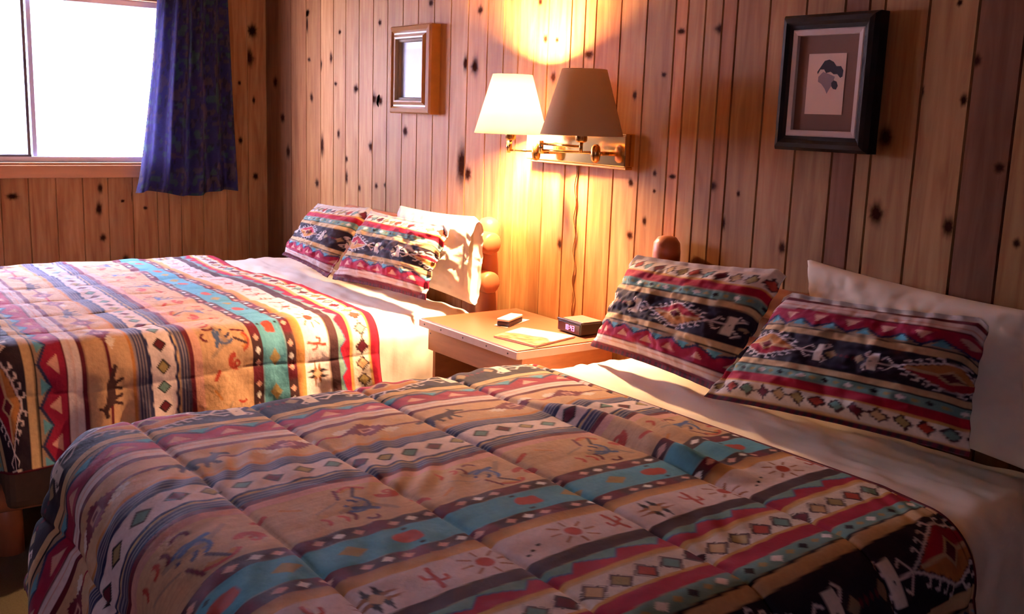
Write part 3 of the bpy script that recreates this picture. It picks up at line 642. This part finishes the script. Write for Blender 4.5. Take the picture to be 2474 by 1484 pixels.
# ------------------------------------------------------------------ curtain
def curtain():
    nu, nz = 160, 120
    u = np.linspace(0, 1, nu); v = np.linspace(0, 1, nz); U, V = np.meshgrid(u, v, indexing='ij')   # V=1 top
    yl = -.70+(V**.75)*.155*1.0; yr = -.158-.035*V
    zt, zb = 2.13, 1.012
    Y = yl+(yr-yl)*U
    Z = zb+(zt-zb)*V + .012*np.sin(U*9)*(1-V)-.010*(1-V)*np.sin(U*PI)
    X = WX+.075 + (.022+.012*(1-V))*np.sin(U*2*PI*5.2+.6*np.sin(V*3)) + .012*vnoise(U*6, V*3)
    P = np.stack([X, Y, Z], -1)
    n1 = vnoise(U*26, V*34); n2 = vnoise(U*60+9, V*40+3)
    base = np.array(lin((46, 42, 84))); c = np.tile(base, U.shape+(1,))
    c = np.where((n1 > .38)[..., None], np.array(lin((74, 60, 66))), c); c = np.where((n2 > .45)[..., None], np.array(lin((40, 34, 52))), c)
    c = np.where((n1 < -.5)[..., None], np.array(lin((52, 72, 70))), c)
    me = grid_mesh('curtain_cloth', P, None, c)
    return me
rt_ = empty('curtain', (WX+.07, -.43, 1.0), 'dark blue patterned curtain hanging at the right side of the window', 'curtain')
cm = attr_mat('curtain_cloth'); 
# thin cloth lets a little daylight through
nt = cm.node_tree; pb = nt.nodes['Principled BSDF']; outn = nt.nodes['Material Output']
trn = nt.nodes.new('ShaderNodeBsdfTranslucent'); trn.inputs[0].default_value = (*lin((84, 80, 130)), 1)
ms = nt.nodes.new('ShaderNodeMixShader'); ms.inputs[0].default_value = .07
nt.links.new(pb.outputs[0], ms.inputs[1]); nt.links.new(trn.outputs[0], ms.inputs[2]); nt.links.new(ms.outputs[0], outn.inputs[0])
link('curtain_panel', curtain(), cm, rt_)
bm = bmesh.new(); tube(bm, [(WX+.075, -2.25, 2.14), (WX+.075, -.08, 2.14)], .010, 14); obj('curtain_rod', bm, ALU, rt_, True)
# ------------------------------------------------------------------ framed pictures
def frame_rings(bm, x0, x1, z0, z1, prof, mi=0, close=False):
    rings = [[bm.verts.new((a, y, c)) for a, c in ((x0+i, z0+i), (x1-i, z0+i), (x1-i, z1-i), (x0+i, z1-i))] for i, y in prof]
    for a, b in zip(rings[:-1], rings[1:]):
        for k in range(4): bm.faces.new((a[k], a[(k+1) % 4], b[(k+1) % 4], b[k])).material_index = mi
    if close: bm.faces.new(rings[-1]).material_index = mi
def panel(bm, x0, x1, z0, z1, y, mi=0, thick=.002): box(bm, x0, x1, y, y+thick, z0, z1, 0, 1, mi)
GOLDW = mat('gilt_wood', (140, 92, 36), .32, noise=.2, nscale=30, spec=.6)
DARKW = mat('black_brown_wood', (34, 26, 24), .65, noise=.2, nscale=30, spec=.15)
LINER = mat('cream_liner', (120, 102, 84), .7, noise=.05)
PAPER = mat('glare_white_paper', (150, 152, 166), .3, noise=.02)  # bluish white stands in for window glare on the picture glass
o = empty('picture_frame', (1.50, WY, 1.47), 'small gold wood framed picture with its print painted as pale window glare', 'picture')
bm = bmesh.new(); frame_rings(bm, 1.338, 1.672, 1.468, 1.838, [(0, WY), (0, .018), (.006, .008), (.022, .004), (.030, .012), (.036, .012), (.048, .002), (.055, .004)]); obj('frame', bm, GOLDW, o)
bm = bmesh.new(); frame_rings(bm, 1.393, 1.617, 1.523, 1.783, [(0, .004), (.003, .016), (.012, .018), (.014, .03)]); obj('liner', bm, LINER, o)
bm = bmesh.new(); panel(bm, 1.40, 1.61, 1.53, 1.776, .031); obj('print', bm, PAPER, o)
bm = bmesh.new()
panel(bm, 1.43, 1.58, 1.56, 1.74, .0305, 0, .001); obj('print_image', bm, mat('faint_print_in_glare', (142, 146, 162), .35, noise=.06, nscale=40), o)
o = empty('picture_frame', (3.63, WY, 1.41), 'dark wide framed ink picture of an animal head on a brown mat', 'picture')
bm = bmesh.new(); frame_rings(bm, 3.488, 3.788, 1.410, 1.768, [(0, WY), (0, .025), (.008, .012), (.020, .008), (.028, .016), (.040, .020)]); obj('frame', bm, DARKW, o)
bm = bmesh.new(); frame_rings(bm, 3.524, 3.750, 1.448, 1.730, [(0, .020), (.004, .018), (.016, .020), (.017, .030)]); obj('liner', bm, mat('pale_liner', (196, 176, 168), .6), o)
bm = bmesh.new(); panel(bm, 3.538, 3.736, 1.460, 1.718, .031); obj('mat_board', bm, mat('brown_mat', (112, 78, 62), .9, noise=.1), o)
bm = bmesh.new(); panel(bm, 3.575, 3.694, 1.508, 1.666, .0295, 0, .0014); pr = obj('print', bm, mat('ivory_paper', (222, 190, 170), .7, noise=.03), o)
def blob(bm, pts, y):
    bm.faces.new([bm.verts.new((a, y, b)) for a, b in pts])
bm = bmesh.new()
Z = lambda u, v: (3.575+u*.119, 1.508+v*.158)
blob(bm, [Z(*q) for q in [(.26, .70), (.36, .80), (.44, .88), (.56, .90), (.68, .86), (.76, .79), (.88, .79), (.95, .72), (.94, .62), (.88, .60), (.80, .66), (.70, .66), (.62, .70), (.50, .68), (.44, .74), (.34, .74), (.28, .66)]], .0290)
blob(bm, [Z(*q) for q in [(.66, .52), (.72, .56), (.80, .54), (.84, .47), (.80, .41), (.72, .42), (.67, .46)]], .0290)
obj('ink_drawing', bm, mat('ink', (40, 26, 34), .8), pr)
bm = bmesh.new(); blob(bm, [Z(*q) for q in [(.30, .62), (.42, .70), (.60, .66), (.74, .62), (.70, .50), (.62, .42), (.56, .34), (.50, .42), (.40, .50), (.30, .54)]], .0292)
obj('ink_wash', bm, mat('ink_wash', (138, 118, 122), .8), pr)
# ------------------------------------------------------------------ wall lamp: one brass plate, two swing arms
WLx = empty('wall_lamp', (2.61, WY, 1.375), 'brass double swing arm wall lamp, left shade lit and right shade off', 'lamp')
bm = bmesh.new(); box(bm, 2.345, 2.882, .018, WY, 1.322, 1.430, .003, 2); obj('back_plate', bm, BRASS, WLx)
bm = bmesh.new(); box(bm, 2.36, 2.875, .030, WY, 1.312, 1.3215, .002, 2); obj('plate_lip', bm, BRASSD, WLx)
def arm(px, pz, el, sc, zs):
    bm = bmesh.new()
    tube(bm, [(px, .018, pz), (px, -.035, pz)], .007, 12)
    tube(bm, [(px, -.035, pz-.030), (px, -.035, pz-.022), (px, -.035, pz), (px, -.035, pz+.022), (px, -.035, pz+.030)], [.006, .014, .017, .014, .006], 16)
    obj('pivot', bm, BRASSD, WLx, True)
    bm = bmesh.new()
    tube(bm, [(px, -.035, pz+.002), (el[0], el[1], pz+.002)], .0045, 10)
    tube(bm, [(el[0], el[1], pz-.008), (el[0], el[1], pz+.034)], .008, 12)
    tube(bm, [(el[0], el[1], pz+.024), (sc[0], sc[1], pz+.024)], .0045, 10)
    obj('swing_arm', bm, BRASS, WLx, True)
    bm = bmesh.new()
    tube(bm, [(sc[0], sc[1], pz+.005), (sc[0], sc[1], pz+.040)], .006, 12)
    lathe(bm, (sc[0], sc[1], 0), [(.004, pz+.036), (.017, pz+.040), (.019, pz+.044), (.019, pz+.085), (.014, pz+.092), (.002, pz+.093)], 20, True)
    return obj('socket', bm, BRASSD, WLx, True)
def shade(cx, cy, zb, zt, rb, rtp, m, lit, sock):
    bm = bmesh.new(); lathe(bm, (cx, cy, 0), [(rb, zb), (rtp, zt), (rtp-.002, zt), (rb-.002, zb), (rb, zb)], 64)
    o = obj('lamp_shade', bm, m, WLx, True)
    bm = bmesh.new()
    for k in range(3):
        a = 2*PI*k/3; tube(bm, [(cx, cy, zt-.018), (cx+(rtp-.003)*math.cos(a), cy+(rtp-.003)*math.sin(a), zt-.008)], .0015, 6)
    tube(bm, [(cx, cy, zt-.024), (cx, cy, zt-.014)], .003, 6)
    obj('harp', bm, BRASSD, o)
    bm = bmesh.new()
    lathe(bm, (cx, cy, 0), [(.002, zb+.040), (.013, zb+.041), (.013, zb+.100), (.024, zb+.125), (.028, zb+.145), (.021, zb+.170), (.003, zb+.178)], 20, True)
    bl = bpy.data.materials.new('bulb_lit' if lit else 'bulb_unlit'); bl.use_nodes = True; pb = bl.node_tree.nodes['Principled BSDF']
    pb.inputs['Base Color'].default_value = (.9, .88, .82, 1)
    if lit: pb.inputs['Emission Color'].default_value = (*BULB_COLOR, 1); pb.inputs['Emission Strength'].default_value = BULB_STRENGTH
    b = obj('bulb', bm, bl, sock, True)
    if lit: b.visible_shadow = True
    return o
def shade_mat(name, col, trans):
    m = bpy.data.materials.new(name); m.use_nodes = True; nt = m.node_tree; pb = nt.nodes['Principled BSDF']; pb.inputs['Base Color'].default_value = (*lin(col), 1); pb.inputs['Roughness'].default_value = .9; pb.inputs['Specular IOR Level'].default_value = .1
    tc = nt.nodes.new('ShaderNodeTexCoord'); n = nt.nodes.new('ShaderNodeTexNoise'); n.inputs['Scale'].default_value = 300; nt.links.new(tc.outputs['Object'], n.inputs['Vector'])
    bp = nt.nodes.new('ShaderNodeBump'); bp.inputs['Strength'].default_value = .2; bp.inputs['Distance'].default_value = .001; nt.links.new(n.outputs['Fac'], bp.inputs['Height']); nt.links.new(bp.outputs[0], pb.inputs['Normal'])
    t = nt.nodes.new('ShaderNodeBsdfTranslucent'); t.inputs[0].default_value = (*lin(col), 1)
    ms = nt.nodes.new('ShaderNodeMixShader'); ms.inputs[0].default_value = trans
    nt.links.new(pb.outputs[0], ms.inputs[1]); nt.links.new(t.outputs[0], ms.inputs[2]); nt.links.new(ms.outputs[0], nt.nodes['Material Output'].inputs[0])
    return m
SHM = shade_mat('lit_linen_shade', (246, 236, 220), .8)  # whiter, thinner copy for the lit lamp, glow helped by the colour
LL = (2.418, -.108); LR = (2.862, -.154)
sk1 = arm(2.475, 1.352, (2.375, -.085), LL, 0)
sk2 = arm(2.797, 1.362, (2.612, -.120), LR, 0)
shade(LL[0], LL[1], 1.412, 1.617, .130, .070, SHM, True, sk1)
shade(LR[0], LR[1], 1.422, 1.627, .132, .071, shade_mat('unlit_linen_shade', (206, 172, 130), .14), False, sk2)  # browner, denser copy of the shade, unlit look put into its colour
bm = bmesh.new()
cp = [(2.590, WY-.006, 1.318)]
for k in range(1, 30): cp.append((2.590+.006*math.sin(k*1.1)+k*.0006, WY-.005, 1.318-k*.0195))
tube(bm, cp, .0022, 8); obj('power_cord', bm, mat('clear_cord', (150, 110, 60), .3), WLx, True)
# ------------------------------------------------------------------ nightstand and what stands on it
NT = mat('laminate_top', (142, 78, 50), .42, noise=.12, nscale=10, stretch=(.6, 4, 1), spec=.5)
NE = mat('pale_edge_band', (206, 176, 160), .4, noise=.15, nscale=30)
NB = mat('nightstand_wood', (160, 98, 60), .4, noise=.3, nscale=16, stretch=(.4, 1, 4))
ns = empty('nightstand', (2.567, -.15, 0), 'wooden nightstand between the two beds with pale edged top', 'nightstand')
bm = bmesh.new(); box(bm, 2.275, 2.862, -.378, WY-.008, .717, .745, .003); obj('tabletop', bm, NT, ns)
bm = bmesh.new(); box(bm, 2.270, 2.867, -.384, -.378, .715, .741, .0025)
box(bm, 2.862, 2.868, -.38, WY-.01, .715, .741, .002); box(bm, 2.269, 2.275, -.38, WY-.01, .715, .741, .002); eb = obj('edge_band', bm, NE, ns)
bm = bmesh.new(); box(bm, 2.285, 2.855, -.352, -.334, .628, .7165, .002); obj('apron', bm, NB, ns)
for xx in (2.290, 2.830):
    bm = bmesh.new(); box(bm, xx, xx+.018, -.334, WY-.02, .05, .7165, .002); obj('side_panel', bm, NB, ns)
bm = bmesh.new(); box(bm, 2.308, 2.830, -.31, WY-.02, .28, .298); obj('shelf', bm, NB, ns)
bm = bmesh.new(); box(bm, 2.308, 2.830, WY-.022, WY-.012, .05, .7165); obj('back_panel', bm, NB, ns)
for q in range(4):
    bm = bmesh.new(); xx = 2.290 if q % 2 == 0 else 2.812; yy = -.334 if q < 2 else .0
    box(bm, xx, xx+.036, yy, yy+.04, 0, .05, .004); obj('foot', bm, NB, ns)
NAIL = mat('dark_nail', (70, 50, 50), .5)
for xx, yy, zz in ((2.31, -.3835, .728), (2.42, -.3835, .728), (2.56, -.3835, .728), (2.70, -.3835, .728), (2.82, -.3835, .728), (2.30, -.3515, .69)):
    bm = bmesh.new(); tube(bm, [(xx, yy, zz), (xx, yy-.0018, zz)], .003, 10); obj('nail', bm, NAIL, eb)
zt = .7455
def quad_sheet(name, pts, z, th, m, label, cat):
    bm = bmesh.new(); lo_ = [bm.verts.new((a, b, z)) for a, b in pts]; hi = [bm.verts.new((a, b, z+th)) for a, b in pts]
    bm.faces.new(lo_[::-1]); bm.faces.new(hi)
    n = len(pts)
    for k in range(n): bm.faces.new((lo_[k], lo_[(k+1) % n], hi[(k+1) % n], hi[k]))
    bmesh.ops.recalc_face_normals(bm, faces=bm.faces)
    return bm
tag(obj('note_card', quad_sheet('note', [(2.508, -.218), (2.428, -.085), (2.486, -.045), (2.562, -.200)], zt, .0012, None, '', ''), mat('card_white', (216, 212, 204), .6)), 'white card lying under the remote on the nightstand', 'card')
rm = empty('remote_control', (2.50, -.14, zt+.0014), 'small white remote control on a white card on the nightstand', 'remote')
bm = bmesh.new(); box(bm, -.024, .024, -.060, .060, 0, .016, .004, 3)
me_t = Matrix.Translation((2.508, -.150, zt+.0014)) @ Matrix.Rotation(.52+PI*0, 4, 'Z')
bm.transform(me_t); obj('casing', bm, mat('dark_grey_plastic', (66, 66, 76), .4), rm)
bm = bmesh.new(); box(bm, -.0245, .0245, -.061, .061, .0162, .026, .004, 3); bm.transform(me_t); obj('face_plate', bm, mat('white_plastic', (236, 232, 222), .35), rm)
# magazine with a desert cover: buttes on the near half, pale sky on the far half
def magazine():
    A, B, Cc, D = [np.array(v) for v in ((2.667, -.332), (2.600, -.165), (2.690, -.062), (2.856, -.305))]
    nu, nv = 60, 60; u = np.linspace(0, 1, nu); v = np.linspace(0, 1, nv); U, V = np.meshgrid(u, v, indexing='ij')
    D2 = np.array((2.856, -.300)); C2 = np.array((2.800, -.090))
    P2 = ((1-U)*(1-V))[..., None]*A+(U*(1-V))[..., None]*D2+(U*V)[..., None]*C2+((1-U)*V)[..., None]*B
    Z = zt+.0062+.0012*np.sin(U*3)
    P = np.concatenate([P2, Z[..., None]], -1)
    c = np.tile(np.array(lin((190, 178, 164))), U.shape+(1,)); n = vnoise(U*9, V*12)
    low = V+.12*vnoise(U*4, V*0)
    c = np.where((low < .42)[..., None], np.array(lin((160, 108, 64))), c)
    c = np.where(((low < .42) & (n > .1))[..., None], np.array(lin((188, 150, 104))), c)
    c = np.where(((low < .36) & (n < -.35))[..., None], np.array(lin((128, 74, 52))), c)
    c = np.where(((low > .42) & (low < .5))[..., None], np.array(lin((110, 94, 80))), c)
    c = np.where(((low > .66) & (low < .70) & (U < .6))[..., None], np.array(lin((180, 168, 158))), c)
    return A, D2, C2, B, grid_mesh('cover', P, None, c)
A, D2, C2, B, cme = magazine()
mg = empty('magazine', (2.72, -.20, zt), 'tourist magazine with a tan canyon cover lying on the nightstand corner', 'magazine')
link('cover', cme, attr_mat('glossy_cover', rough=.35, spec=.5), mg)
obj('pages', quad_sheet('p', [tuple(A), tuple(D2), tuple(C2), tuple(B)], zt+.0002, .0055, None, '', ''), mat('page_edges', (230, 222, 210), .7), mg)
# alarm clock
ck = empty('alarm_clock', (2.74, -.03, zt), 'black digital alarm clock with glowing pink digits on the nightstand', 'clock')
R = Matrix.Translation((2.742, -.018, zt+.001)) @ Matrix.Rotation(-.02, 4, 'Z')
CB = mat('black_plastic', (38, 28, 28), .3)
bm = bmesh.new(); box(bm, -.064, .064, -.050, .052, .002, .043, .004, 3); box(bm, -.066, .066, -.053, -.046, .040, .047, .002, 2); bm.transform(R); obj('body', bm, CB, ck)
bm = bmesh.new(); box(bm, -.050, .060, -.040, .046, .043, .048, .003, 3); bm.transform(R); obj('top_panel', bm, mat('brown_grey_plastic', (120, 96, 86), .35), ck)
bm = bmesh.new(); box(bm, -.060, .058, -.0525, -.0502, .006, .038, .001); bm.transform(R); dw = obj('display_window', bm, mat('smoked_window', (62, 34, 44), .12), ck)
em = bpy.data.materials.new('pink_led'); em.use_nodes = True; e = em.node_tree.nodes['Principled BSDF']; e.inputs['Base Color'].default_value = (.8, .1, .3, 1); e.inputs['Emission Color'].default_value = (1, .16, .42, 1); e.inputs['Emission Strength'].default_value = 3.0
SEG = {'0': 'abcdef', '1': 'bc', '4': 'bcfg', '3': 'abcdg'}
bm = bmesh.new()
def digit(ch, x, z, w=.009, h=.018, t=.0022):
    S4 = dict(a=(0, w, h-t, h), d=(0, w, 0, t), g=(0, w, h/2-t/2, h/2+t/2), b=(w-t, w, h/2, h), c=(w-t, w, 0, h/2), f=(0, t, h/2, h), e=(0, t, 0, h/2))
    for k in SEG[ch]:
        a, b_, c_, d_ = S4[k]; box(bm, x+a, x+b_, -.0534, -.0526, z+c_, z+d_)
for i, (ch, xx) in enumerate((('1', -.022), ('0', -.010), ('4', .009), ('3', .022))): digit(ch, xx, .013)
for zz in (.018, .026): box(bm, .0032, .0056, -.0534, -.0526, zz, zz+.002)
bm.transform(R); obj('digits', bm, em, dw)
